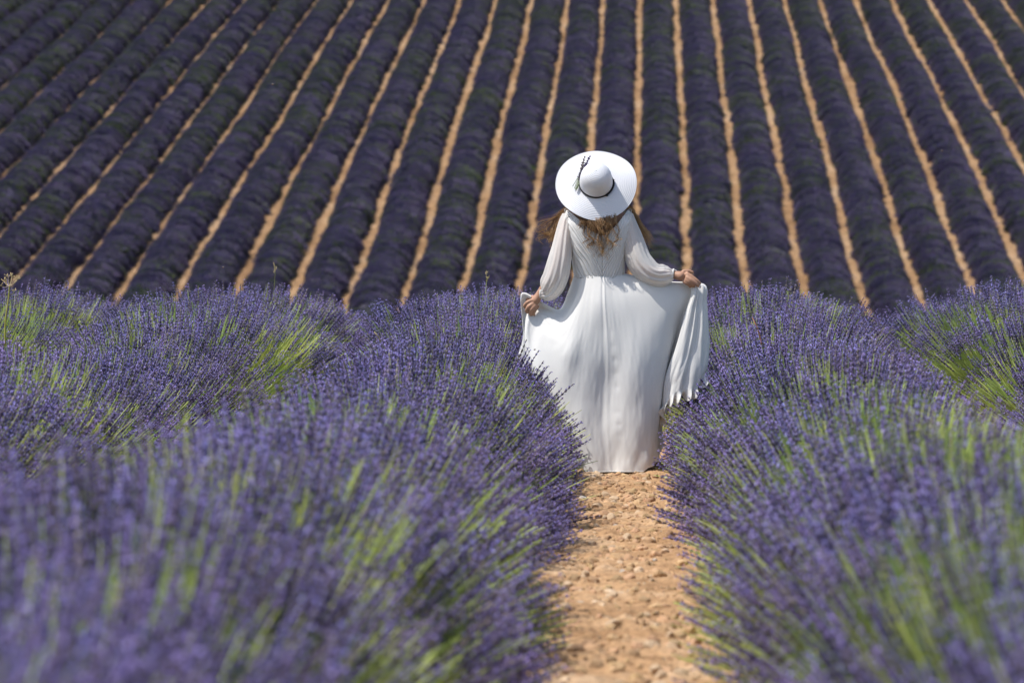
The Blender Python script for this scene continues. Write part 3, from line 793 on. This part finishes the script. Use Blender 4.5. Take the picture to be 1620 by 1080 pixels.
def sleeve(name, pts, seed, ncuff):
    P = np.array([np.append(UD(x, y, d), [rw, rd]) for x, y, d, rw, rd in pts])
    n = 150; t = np.linspace(0, len(P) - 1, n); C = catmull(P, t)
    tg = np.gradient(C[:, :3], axis=0); tg /= np.linalg.norm(tg, axis=1, keepdims=True)
    vw = np.array([0, 1.0, 0]); a = np.cross(tg, vw); a /= np.linalg.norm(a, axis=1, keepdims=True); b = np.cross(tg, a)
    m = 84; th = np.linspace(0, 2 * math.pi, m, endpoint=False)
    TH, SS = np.meshgrid(th, np.linspace(0, 1, n), indexing='ij')
    w = np.sin(TH * 7 + 3 * noise(SS * 3, np.cos(TH) * 1.5, seed)) * 0.055 + 0.05 * noise(np.cos(TH) * 3 + 4, SS * 7 + np.sin(TH) * 2, seed + 1) + 0.03 * np.sin(TH * 15 + 5 * SS)
    gath = np.exp(-((SS - 0.93) / 0.09) ** 2); w = w * (0.5 + 0.9 * SS) + gath * 0.10 * np.sin(TH * 13 + 1.5 * noise(np.cos(TH) * 2, np.sin(TH) * 2, seed + 3))
    w += np.exp(-(SS / 0.06) ** 2) * 0.06 * np.sin(TH * 17)
    G = C[None, :, :3] + (np.cos(TH) * C[None, :, 3] * (1 + w))[..., None] * a[None] + (np.sin(TH) * C[None, :, 4] * (1 + w))[..., None] * b[None]
    o = child(name, mesh_of(name, G.reshape(-1, 3), grid_faces(m, n, close_u=True), [M_SLEEVE]))
    c0 = C[-1]; k = 40; th2 = np.linspace(0, 2 * math.pi, k + 1)
    rg = c0[:3] + (np.cos(th2) * c0[3] * 1.02)[:, None] * a[-1] + (np.sin(th2) * c0[4] * 1.02)[:, None] * b[-1]
    V, F = tube_arrays(np.concatenate([rg, rg[1:2]]), 0.0042, 6, False)
    child('cuff', mesh_of('cuff', V, F, [M_DRESS]), o)
    return o


px = 1 / 311.5
sleeve('dress_sleeve', [(899, 342, -.005, .030, .055), (895, 352, -.012, 10.5 * px, .062), (892, 370, -.04, 12.5 * px, .060), (889, 392, -.07, 15 * px, .060), (885, 415, -.09, 18 * px, .062),
                        (879, 438, -.09, 19.5 * px, .066), (872, 453, -.075, 19 * px, .062), (865, 462, -.062, 14 * px, .048), (859, 464, -.057, 8.5 * px, .030), (857, 464, -.055, 8 * px, .027)], 40, 0)
sleeve('dress_sleeve', [(992, 342, -.005, .030, .055), (996, 352, -.012, 10 * px, .062), (1000, 372, -.035, 14.5 * px, .060), (1005, 394, -.06, 18 * px, .062), (1012, 413, -.075, 19.5 * px, .066),
                        (1024, 428, -.085, 19 * px, .066), (1037, 435, -.088, 17 * px, .060), (1049, 436, -.082, 16.5 * px, .054), (1058, 435, -.078, 13 * px, .042), (1064, 434, -.075, 8 * px, .028), (1065, 434, -.075, 8 * px, .027)], 60, 0)

# hat ------------------------------------------------------------------
def hat_straw(nt):
    tc = nt.nodes.new('ShaderNodeTexCoord'); sx = nt.nodes.new('ShaderNodeSeparateXYZ'); nt.links.new(tc.outputs['UV'], sx.inputs[0])
    w = N(nt, 'ShaderNodeTexWave', Scale=1.0, Distortion=0.6, Detail=2.0); w.inputs['Detail Scale'].default_value = 3
    w.bands_direction = 'X'; mp = N(nt, 'ShaderNodeMapping'); mp.inputs['Scale'].default_value = (9, 6, 1)
    nt.links.new(tc.outputs['UV'], mp.inputs[0]); nt.links.new(mp.outputs[0], w.inputs['Vector'])
    n2 = tex_noise(nt, 420, 2)
    ad = N(nt, 'ShaderNodeMath', _operation='MULTIPLY_ADD'); nt.links.new(n2, ad.inputs[0]); ad.inputs[1].default_value = 0.5; nt.links.new(w.outputs['Fac'], ad.inputs[2])
    nm = bump(nt, ad.outputs[0], 0.45, 0.0018)
    c = mixc(nt, w.outputs['Fac'], (0.72, 0.735, 0.775), (0.77, 0.785, 0.82))
    return translucent_mix(nt, principled(nt, c, 0.6, nm, 0.25), (0.8, 0.8, 0.82), 0.08)


M_HAT = mat('white_woven_straw', hat_straw)
M_SPRIG = mat('dark_green_stem', lambda nt: principled(nt, (0.085, 0.12, 0.045), 0.7, None, 0.2))
M_BLACK = mat('black_ribbon', lambda nt: principled(nt, (0.012, 0.012, 0.016), 0.5, None, 0.4))
AX = np.array([0.015, -math.cos(R(27)), math.sin(R(27))]); AX /= np.linalg.norm(AX)
HXv = np.array([1.0, 0, 0]); HXv -= HXv.dot(AX) * AX; HXv /= np.linalg.norm(HXv); HUv = np.cross(AX, HXv)   # HUv points up in the brim's plane
if HUv[2] < 0: HUv = -HUv
HO = UD(943, 290, -0.045)


def hat_pt(r, a, h): return HO + (r * np.cos(a))[..., None] * HXv + (r * np.sin(a))[..., None] * HUv + np.asarray(h)[..., None] * AX


na = 160
ang = np.linspace(0, 2 * math.pi, na, endpoint=False)
RC = 0.083
# crown profile (radius, height), apex first; oval crown
prof = [(0.002, .128), (.016, .1275), (.032, .124), (.047, .117), (.060, .106), (.070, .091), (.0765, .072), (.080, .050), (.082, .028), (.083, .010), (.084, .002), (.088, -.002)]
pr_ = catmull(prof, np.linspace(0, len(prof) - 1, 46))
brr = np.linspace(0.089, 0.2005, 44)
rad = np.concatenate([pr_[:, 0], brr]); hgt = np.concatenate([pr_[:, 1], np.zeros(44) - 0.002])
A_, R_ = np.meshgrid(ang, rad, indexing='ij'); H_ = np.repeat(hgt[None, :], na, 0)
tb = np.clip((R_ - 0.089) / 0.11, 0, 1)
# floppy brim: dips, lifts, slightly drooping lower edge
H_ = H_ + tb ** 1.5 * (-0.016 + 0.010 * np.sin(2 * A_ + 0.5) + 0.006 * np.sin(3 * A_ + 1.2) + 0.003 * np.sin(5 * A_)) + 0.0 * R_
Rr = R_ * (1 + 0.018 * tb * np.sin(2 * A_ + 1.1) + 0.010 * tb * np.sin(3 * A_ + 0.3))
Rr = np.where(R_ < 0.0885, R_ * (1 + 0.0 * A_), Rr)
hv = hat_pt(Rr, A_, H_)
hm = mesh_of('hat', hv.reshape(-1, 3), np.concatenate([grid_faces(na, len(rad), close_u=True)]), [M_HAT])
uvl = hm.uv_layers.new(name='UVMap')
vi = np.empty(len(hm.loops), np.int32); hm.loops.foreach_get('vertex_index', vi)
arc = np.concatenate([[0], np.cumsum(np.hypot(np.diff(rad), np.diff(hgt)))])
uu = arc[vi % len(rad)] / 0.25; va = (vi // len(rad)) / na
va = np.where(va > 0.5, 1 - va, va)
uvl.data.foreach_set('uv', np.stack([uu, va], 1).astype(np.float32).reshape(-1))
hat = child('hat', hm)
so = hat.modifiers.new('thickness', 'SOLIDIFY'); so.thickness = 0.0022; so.offset = 0
rim = hv[:, -1, :]; V, F = tube_arrays(np.concatenate([rim, rim[:2]]), 0.0024, 6, False)
child('brim_edge', mesh_of('brim_edge', V, F, [M_HAT]), hat)
# ribbon with a twisted cord on its right side
mb = MB(); aa = np.linspace(0, 2 * math.pi, 97)
band = hat_pt(np.full(97, 0.0855), aa, np.full(97, 0.0045)); V, F = tube_arrays(np.concatenate([band, band[1:2]]), 0.0036, 6, False); mb.add(V, F)
band = hat_pt(np.full(97, 0.0845), aa, np.full(97, 0.0085)); V, F = tube_arrays(np.concatenate([band, band[1:2]]), 0.0030, 6, False); mb.add(V, F)
child('hat_band', mb.mesh('hat_band', [M_BLACK]), hat)
mb = MB(); aa = np.linspace(R(-58), R(12), 80)
for p in (0, math.pi):
    V, F = tube_arrays(hat_pt(0.0895 + 0.0032 * np.cos(aa * 42 + p), aa, 0.010 + 0.0032 * np.sin(aa * 42 + p)), 0.0021, 5); mb.add(V, F)
V, F = tube_arrays(hat_pt(np.linspace(.088, .092, 6), np.full(6, R(-52)), np.linspace(.004, .012, 6)), [.003, .006, .0075, .007, .005, .002], 8); mb.add(V, F)
child('hat_cord', mb.mesh('hat_cord', [M_BLACK]), hat)
# sprig of lavender tucked under the ribbon (its spikes towards the top of the brim)
rr = random.Random(5); mb = MB()


def hp(px_, py_, h):
    """point on the hat's brim plane, lifted by h, that the photograph shows at (px_, py_)"""
    d = U(px_, py_, DP) - np.array([0, 0, EYE]); c = np.array([0, 0, EYE]); q = HO + AX * h
    return c + d * ((q - c).dot(AX) / d.dot(AX))


for b, t in (((909, 298), (928, 249)), ((911, 301), (926, 256)), ((906, 295), (937, 246)), ((913, 299), (933, 252)), ((910, 300), (923, 262)), ((912, 300), (929, 256))):
    p, q = hp(*b, 0.012), hp(*t, 0.020); L = np.linalg.norm(q - p)
    add_stalk(mb, p, q - p, L - 0.070, 0.2, rr, 1.9)
child('lavender_sprig', mb.mesh('lavender_sprig', [M_SPRIG, M_CALYX, M_PETAL, M_LEAF, M_FADED], False), hat)


# hair -----------------------------------------------------------------
def hair_b(nt):
    at = nt.nodes.new('ShaderNodeVertexColor'); at.layer_name = 'strand'
    sx = nt.nodes.new('ShaderNodeSeparateColor'); nt.links.new(at.outputs[0], sx.inputs[0])
    dark = mixc(nt, sx.outputs[1], (0.105, 0.047, 0.019), (0.31, 0.16, 0.066))
    tip = mixc(nt, sx.outputs[1], (0.34, 0.17, 0.06), (0.70, 0.46, 0.21))
    c = mixc(nt, sx.outputs[0], dark, tip)
    return translucent_mix(nt, principled(nt, c, 0.42, None, 0.5), c, 0.2)


M_HAIR = mat('golden_brown_hair', hair_b)
hV, hF, hC = [], [], []; hn = 0
hr = np.random.default_rng(11)


def lock(pts, n, spread, curl, waves, rad=0.0010, tipf=(0.0, 1.0), conv=0.5):
    """n strands round a guide of (px, py, dy); spread in metres at the root end, times conv at the tip"""
    global hn
    P = np.array([UD(*p) for p in pts]); m = 26; t = np.linspace(0, len(P) - 1, m); C = catmull(P, t); f = np.linspace(0, 1, m)
    phase = hr.uniform(0, 6.28); ax = hr.normal(0, 1, 3) * np.array([1, .6, .2]); ax /= np.linalg.norm(ax)
    tone = hr.uniform(0, 1)
    for k in range(n):
        o = hr.normal(0, 1, 3) * spread * np.array([1, 0.7, 0.5])
        ph2 = phase + hr.normal(0, 0.5); ex = hr.uniform(0.8, 1.03)
        off = np.outer(1 + (conv - 1) * f, o)
        wv = curl * (0.25 + f)[:, None] * (np.sin(f * waves * 6.28 + ph2)[:, None] * ax + np.cos(f * waves * 6.28 + ph2)[:, None] * np.cross(ax, [0, 0, 1.0]) * 0.8)
        S = C[0] + (C - C[0]) * 1.0 + off + wv
        if ex < 1: S = S[: max(8, int(m * ex))]
        q = len(S); V, F = tube_arrays(S, np.linspace(rad, rad * 0.45, q), 3, False)
        hV.append(V); hF.extend([[i + hn for i in ff] for ff in F]); hn += len(V)
        col = np.zeros((q, 4)); col[:, 0] = np.clip(tipf[0] + (tipf[1] - tipf[0]) * np.linspace(0, 1, q), 0, 1); col[:, 1] = np.clip(tone * 0.6 + hr.uniform(0, 0.4), 0, 1); col[:, 3] = 1
        hC.append(np.tile(col, (3, 1)))


# mass at the nape, from under the brim
for k in range(34):
    x = hr.uniform(917, 974); lock([(943 + (x - 943) * .6, 315, -.0), (x, 336, -.075), (x + hr.normal(0, 2), 350, -.115), (x + hr.normal(0, 6), 356 + hr.uniform(0, 22) - abs(x - 948) * .25, -.13)], 11, 0.006, 0.006, 1.2, 0.0011, (0.0, 0.5), 0.9)
# ringlets over the bodice
for x0, x1, y1, nn in ((925, 929, 385, 9), (930, 936, 396, 10), (938, 932, 400, 9), (944, 951, 398, 14), (950, 949, 408, 14), (955, 958, 412, 12), (960, 966, 397, 11), (966, 962, 402, 10), (970, 975, 392, 9), (975, 979, 378, 6), (948, 956, 414, 8), (940, 944, 405, 7), (934, 939, 390, 8)):
    lock([(x0, 340, -.09), (x0 + (x1 - x0) * .3, 356, -.125), (x0 + (x1 - x0) * .6, 375, -.134), (x1 + hr.normal(0, 2), (y1 + 375) / 2, -.134), (x1, y1, -.136)], max(4, nn - 3), 0.0018, 0.019, hr.uniform(1.8, 2.6), 0.0013, (0.1, 0.85), 0.55)
# wind-blown hair at her left
for k in range(56):
    a = hr.uniform(0, 1); ex, ey = (866 + 20 * a + hr.normal(0, 3), 380 + 12 * a + hr.normal(0, 6)) if hr.random() < .72 else (855 + 10 * a, 358 + 26 * a + hr.normal(0, 5))
    lock([(915, 318 + 6 * a, .02), (897 + 5 * a, 333 + 6 * a, .01), (882 + 8 * a, 353 + 8 * a, -.0), ((ex + 882 + 8 * a) / 2 - 1, 369 + 9 * a, -.01), (ex, ey, -.015)], 7, 0.0060, 0.015, 1.5, 0.0012, (0.40, 1.0), 1.1)
for k in range(22):
    k *= .42; lock([(905, 325, .02), (884, 340, .02), (868, 345 + 3 * k, .0), (858 - k, 348 + 3.5 * k, .0), (850 + k, 352 + 4 * k, .0)], 3, 0.006, 0.009, 1.2, 0.0009, (0.4, 1.0), 1.2)
# and at her right
for k in range(44):
    a = hr.uniform(0, 1); ex, ey = 1006 + 23 * a + hr.normal(0, 3), 385 - 6 * a + hr.normal(0, 8)
    lock([(975, 318 + 4 * a, .02), (993 + 4 * a, 330, .02), (1003 + 6 * a, 348, .025), (1007 + 13 * a, 366, .02), (ex, ey, .015)], 7, 0.0058, 0.013, 1.4, 0.0012, (0.35, 1.0), 1.1)
for k in range(18):
    k *= .5; lock([(985, 325, .02), (1005, 340, .02), (1014, 355, .0), (1022, 365 + 2 * k, .0), (1029 + k, 372 + 3 * k, .0)], 3, 0.006, 0.008, 1.2, 0.0009, (0.4, 1.0), 1.2)
# cap over the skull, under the hat
for k in range(90):
    a = hr.uniform(0, 6.28); c = HC + np.array([0, -0.02, 0.02])
    e = np.array([math.cos(a) * .085, -.035 + .05 * math.sin(a), -.10]);
    top = np.array(HR) @ np.array([math.cos(a) * .03, -.02 + .02 * math.sin(a), .118]); mid = np.array(HR) @ np.array([math.cos(a) * .084, -.045 + .075 * min(math.sin(a), .2), .02])
    # guide given straight in world space through the pixel helper's inverse is not needed here
    P = np.array([HC + top, HC + (top + mid) * .60, HC + mid, HC + np.array([math.cos(a) * .08, -.05, -.08])])
    C = catmull(P, np.linspace(0, 3, 12))
    for q in range(6):
        S = C + hr.normal(0, .006, 3); V, F = tube_arrays(S, np.full(12, .0016), 3, False)
        hV.append(V); hF.extend([[i + hn for i in ff] for ff in F]); hn += len(V)
        col = np.zeros((12, 4)); col[:, 0] = 0.1; col[:, 1] = hr.uniform(0, 1); col[:, 3] = 1; hC.append(np.tile(col, (3, 1)))
hme = mesh_of('hair', np.concatenate(hV), hF, [M_HAIR])
ca = hme.color_attributes.new('strand', 'FLOAT_COLOR', 'POINT'); ca.data.foreach_set('color', np.concatenate(hC).astype(np.float32).reshape(-1))
child('hair', hme)

# ------------------------------------------------------------------ stones, straws, weeds, bees
def stone_mesh(seed, flat=0.55):
    r_ = np.random.default_rng(seed); t2, p2 = np.meshgrid(np.linspace(0, 2 * math.pi, 14, endpoint=False), np.linspace(0.05, math.pi - .05, 9), indexing='ij')
    V = np.stack([np.sin(p2) * np.cos(t2), np.sin(p2) * np.sin(t2), np.cos(p2)], -1).reshape(-1, 3)
    V *= (1 + 0.25 * noise(V[:, 0] * 1.6 + seed * 3, V[:, 1] * 1.6 + V[:, 2] * 1.3, seed) + 0.10 * noise(V[:, 0] * 4 + seed, V[:, 1] * 4 + V[:, 2] * 3, seed + 1))[:, None]
    for k in range(5):                                      # broken faces
        n_ = r_.normal(0, 1, 3); n_ /= np.linalg.norm(n_); d = V @ n_; V -= np.outer(np.maximum(d - r_.uniform(.6, .85), 0), n_)
    V *= np.array([1, r_.uniform(.6, .9), flat]); return V, grid_faces(14, 9, close_u=True).tolist() + [[i * 9 for i in range(14)][::-1], [i * 9 + 8 for i in range(14)]]


def ground_at(px_, py_):
    Y = EYE * FPX / max(py_ - 420, 60)
    for _ in range(4): Y = (EYE - float(gz(Y)) - 0.02) * FPX / (py_ - 420)
    return U(px_, py_, Y)


STONES = [(938, 757, 10, 0, 'pale angular stone beside the left edge of the dress hem'),
          (922, 786, 8, 1, 'grey stone half hidden under the left lavender, below the hem'),
          (1011, 900, 15, 0, 'tan rounded stone in the middle of the path, beside a flat grey one'),
          (986, 903, 12, 1, 'flat grey stone in the middle of the path, left of a tan one'),
          (964, 944, 15, 0, 'pale stone left of centre on the path, largest of a loose cluster'),
          (917, 955, 10, 1, 'bluish grey stone near the left edge of the path'),
          (982, 944, 7, 0, 'small pale stone just right of the largest pale one on the path'),
          (940, 953, 9, 0, 'pale stone between the bluish grey stone and the largest pale one'),
          (952, 958, 9, 0, 'tan stone touching the front of the loose cluster on the path'),
          (892, 1076, 12, 0, 'pale stone at the bottom left edge of the path, nearest the camera'),
          (976, 836, 9, 1, 'small grey stone in the middle of the path a step behind the dress'),
          (1032, 798, 8, 0, 'flat whitish stone at the right side of the path below the hem'),
          (981, 816, 9, 0, 'rounded tan stone in the middle of the path close to the hem'),
          (1108, 937, 8, 0, 'tan stone at the right edge of the path under the lavender'),
          (1122, 1010, 10, 0, 'pale stone at the right edge of the path near the bottom'),
          (1053, 755, 7, 1, 'dark stone in the shadow right of the dress hem'),
          (920, 832, 8, 0, 'tan stone at the left edge of the path under drooping lavender'),
          (1035, 885, 7, 1, 'grey brown stone right of the tan rounded stone')]
for k, (sx_, sy_, w_, kind_, lab) in enumerate(STONES):
    p = ground_at(sx_, sy_); s_ = w_ * p[1] / FPX
    V, F = stone_mesh(500 + k); V = V @ np.array(Matrix.Rotation(rng.uniform(0, 6.28), 3, 'Z')).T * s_
    o = link('stone', mesh_of('stone', V, F, [M_STONE2 if kind_ else M_STONE], smooth=False))
    o.location = (p[0], p[1], pz(p[0], p[1]) + s_ * 0.2); tag(o, lab, 'stone', 'loose stones on the path')

cl = []
for k in range(6):
    V, F = stone_mesh(700 + k, 0.7); cl.append(proto('clod', mesh_of('clod', V, F, [M_STONE if k == 5 else M_CLOD], smooth=False)))
for k in range(1):
    rr = random.Random(900 + k); mb = MB()
    for q in range(3):
        a = rr.uniform(0, 6.28); L = rr.uniform(2.5, 5); o = np.array([rr.gauss(0, 1.5), rr.gauss(0, 1.5), .3]); e = o + np.array([math.cos(a) * L, math.sin(a) * L, rr.uniform(0, .6)])
        V, F = tube_arrays([o, (o + e) / 2 + np.array([rr.gauss(0, .3), rr.gauss(0, .3), .1]), e], [.22, .2, .14], 4); mb.add(V, F, rr.choice([0, 0, 1]))
    cl.append(proto('twig', mb.mesh('twig', [M_DRY, M_FADED])))
CG = scatter_group('clod_scatter', cl)
n = 9000; x = np.clip(rng.normal(0, 0.26, n), -.55, .55); y = rng.uniform(8.5, 26, n)
z = np.array([pz(a, b) for a, b in zip(x, y)]) + 0.004
sc = np.minimum(0.0035 * (1 + rng.pareto(1.55, n)), 0.026); gk = np.where(rng.random(n) < 0.012, 6, rng.integers(0, 6, n)); sc = np.where(gk == 6, np.minimum(sc, 0.0065), sc)
g = scatter('gravel', np.stack([x, y, z], 1), rng.uniform(-.5, .5, (n, 3)) * np.array([1, 1, 6]), sc, gk, CG)

# dry straws and twigs
mb_n = 0


def straw(name, pix, label, cat, r=0.0022, m=None, grp=None):
    P = np.array([U(*p) for p in pix]); P = catmull(P, np.linspace(0, len(P) - 1, 16))
    V, F = tube_arrays(P, np.linspace(r, r * 0.6, 16), 6); o = link(name, mesh_of(name, V, F, [m or M_DRY])); tag(o, label, cat, grp); return o


M_RUST = mat('rusty_stem', lambda nt: principled(nt, (0.30, 0.12, 0.05), 0.7, None, 0.2))
straw('dry_straw', [(872, 786, 18.4), (893, 772, 18.35), (915, 760, 18.3), (931, 752, 18.25)], 'pale dry straw lying across the left lavender beside the dress hem', 'straw', 0.0035)
straw('dry_twig', [(605, 552, 18.6), (602, 540, 18.55), (598, 532, 18.5), (592, 525, 18.5)], 'bent pale dry stem sticking out of the left lavender row', 'twig', 0.004)
straw('rusty_twig', [(1205, 545, 18.4), (1201, 527, 18.4), (1195, 512, 18.4), (1190, 502, 18.45)], 'thin reddish stem standing in the right lavender row', 'twig', 0.0026, M_RUST)
for px0, y0_, y1_, lab in ((435, 425, 475, 'thin grass stalk with a seed head above the second left lavender row'), (770, 438, 465, 'thin grass stalk poking out of the crest of the left row')):
    o = straw('grass_stalk', [(px0 - 2, y1_, 22.5), (px0 - 1, (y0_ + y1_) / 2, 22.5), (px0 + 1, y0_, 22.5)], lab, 'grass stalk', 0.0015, M_STEM)
    mb = MB(); rr = random.Random(px0)
    for k in range(14):
        p = U(px0 + rr.gauss(0, 1.2), y0_ + rr.uniform(-6, 8), 22.5); add_leaf(mb, p, (rr.gauss(0, .3), rr.gauss(0, .3), 1), 0.022, 0.003, 0, rr)
    so_ = link('seed_head', mb.mesh('seed_head', [M_DRY], False), o)

# dried umbel plant at the left edge
mbs = MB(); P = np.array([U(8, 545, 20.2), U(9, 505, 20.2), U(13, 475, 20.2), U(15, 452, 20.2)]); P = catmull(P, np.linspace(0, 3, 14))
V, F = tube_arrays(P, np.linspace(.006, .003, 14), 6); mbs.add(V, F)
um = link('dried_umbel_plant', mbs.mesh('dried_umbel_plant', [mat('dry_yellow_stem', lambda nt: principled(nt, ramp(nt, tex_noise(nt, 8, 3), [(0.35, (0.30, 0.30, 0.06)), (0.65, (0.50, 0.42, 0.17))]), 0.7, None, 0.2))]))
tag(um, 'dried yellow umbel plant rising from the lavender at the left photo edge', 'weed')
rr = random.Random(3)
for tx, ty in ((1, 452), (6, 444), (13, 438), (19, 437), (26, 442), (29, 440), (23, 460), (10, 446)):
    mb = MB(); a = U(15 if ty < 455 else 14, 452 if ty < 455 else 466, 20.2); b = U(tx, ty, 20.2 + rr.uniform(-.06, .06))
    V, F = tube_arrays(catmull([a, (a + b) / 2 + np.array([0, 0, -.008]), b], np.linspace(0, 2, 7)), .0016, 5); mb.add(V, F)
    for k in range(7):
        c = b + np.array([rr.gauss(0, .010), rr.gauss(0, .010), rr.uniform(0, .018)])
        V, F = tube_arrays([b, (b + c) / 2, c, c + np.array([0, 0, .003])], [.0008, .0008, .0024, .001], 4); mb.add(V, F)
    link('flower_umbel', mb.mesh('flower_umbel', [M_DRY]), um)

M_BEE = mat('bee_body', lambda nt: principled(nt, ramp(nt, tex_noise(nt, 160, 1), [(0.45, (0.012, 0.009, 0.006)), (0.6, (0.22, 0.11, 0.02))]), 0.6, None, 0.3))
M_WING = mat('bee_wing', lambda nt: translucent_mix(nt, principled(nt, (0.35, 0.33, 0.30), 0.3, None, 0.5), (0.4, 0.4, 0.38), 0.5))
for bx, by, bd, lab in ((846, 553, 19.15, 'bee hovering in front of the white skirt, left side'), (353, 423, 20.5, 'bee flying above the second left lavender row'),
                        (431, 134, 20.0, 'bee flying high at the upper left before the hillside'), (1283, 224, 20.0, 'bee flying before the hillside to the right of the hat'),
                        (1490, 239, 20.3, 'bee flying at the upper right before the hillside')):
    c = U(bx, by, bd); rr = random.Random(bx); a = rr.uniform(0, 6.28); d = np.array([math.cos(a), math.sin(a), .25]); d /= np.linalg.norm(d)
    mb = MB(); tt = np.linspace(-.0065, .0065, 13); rad_ = np.array([.0006, .0016, .0023, .0026, .0025, .0019, .0012, .0024, .0027, .0022, .0012, .0018, .0009])
    V, F = tube_arrays(np.outer(tt, d), rad_, 8); mb.add(V, F)
    o = link('bee', mb.mesh('bee', [M_BEE])); o.location = tuple(c); tag(o, lab, 'bee', 'bees over the lavender')
    for s in (-1, 1):
        sd_ = np.cross(d, [0, 0, 1]); sd_ /= np.linalg.norm(sd_); w0 = d * .002 + np.array([0, 0, .002]); mb = MB()
        mb.add([w0, w0 + sd_ * s * .006 + d * .003 + np.array([0, 0, .002]), w0 + sd_ * s * .009 - d * .001 + np.array([0, 0, .003]), w0 + sd_ * s * .006 - d * .004 + np.array([0, 0, .002])], [[0, 1, 2, 3]], 0)
        link('wing', mb.mesh('wing', [M_WING], False), o)
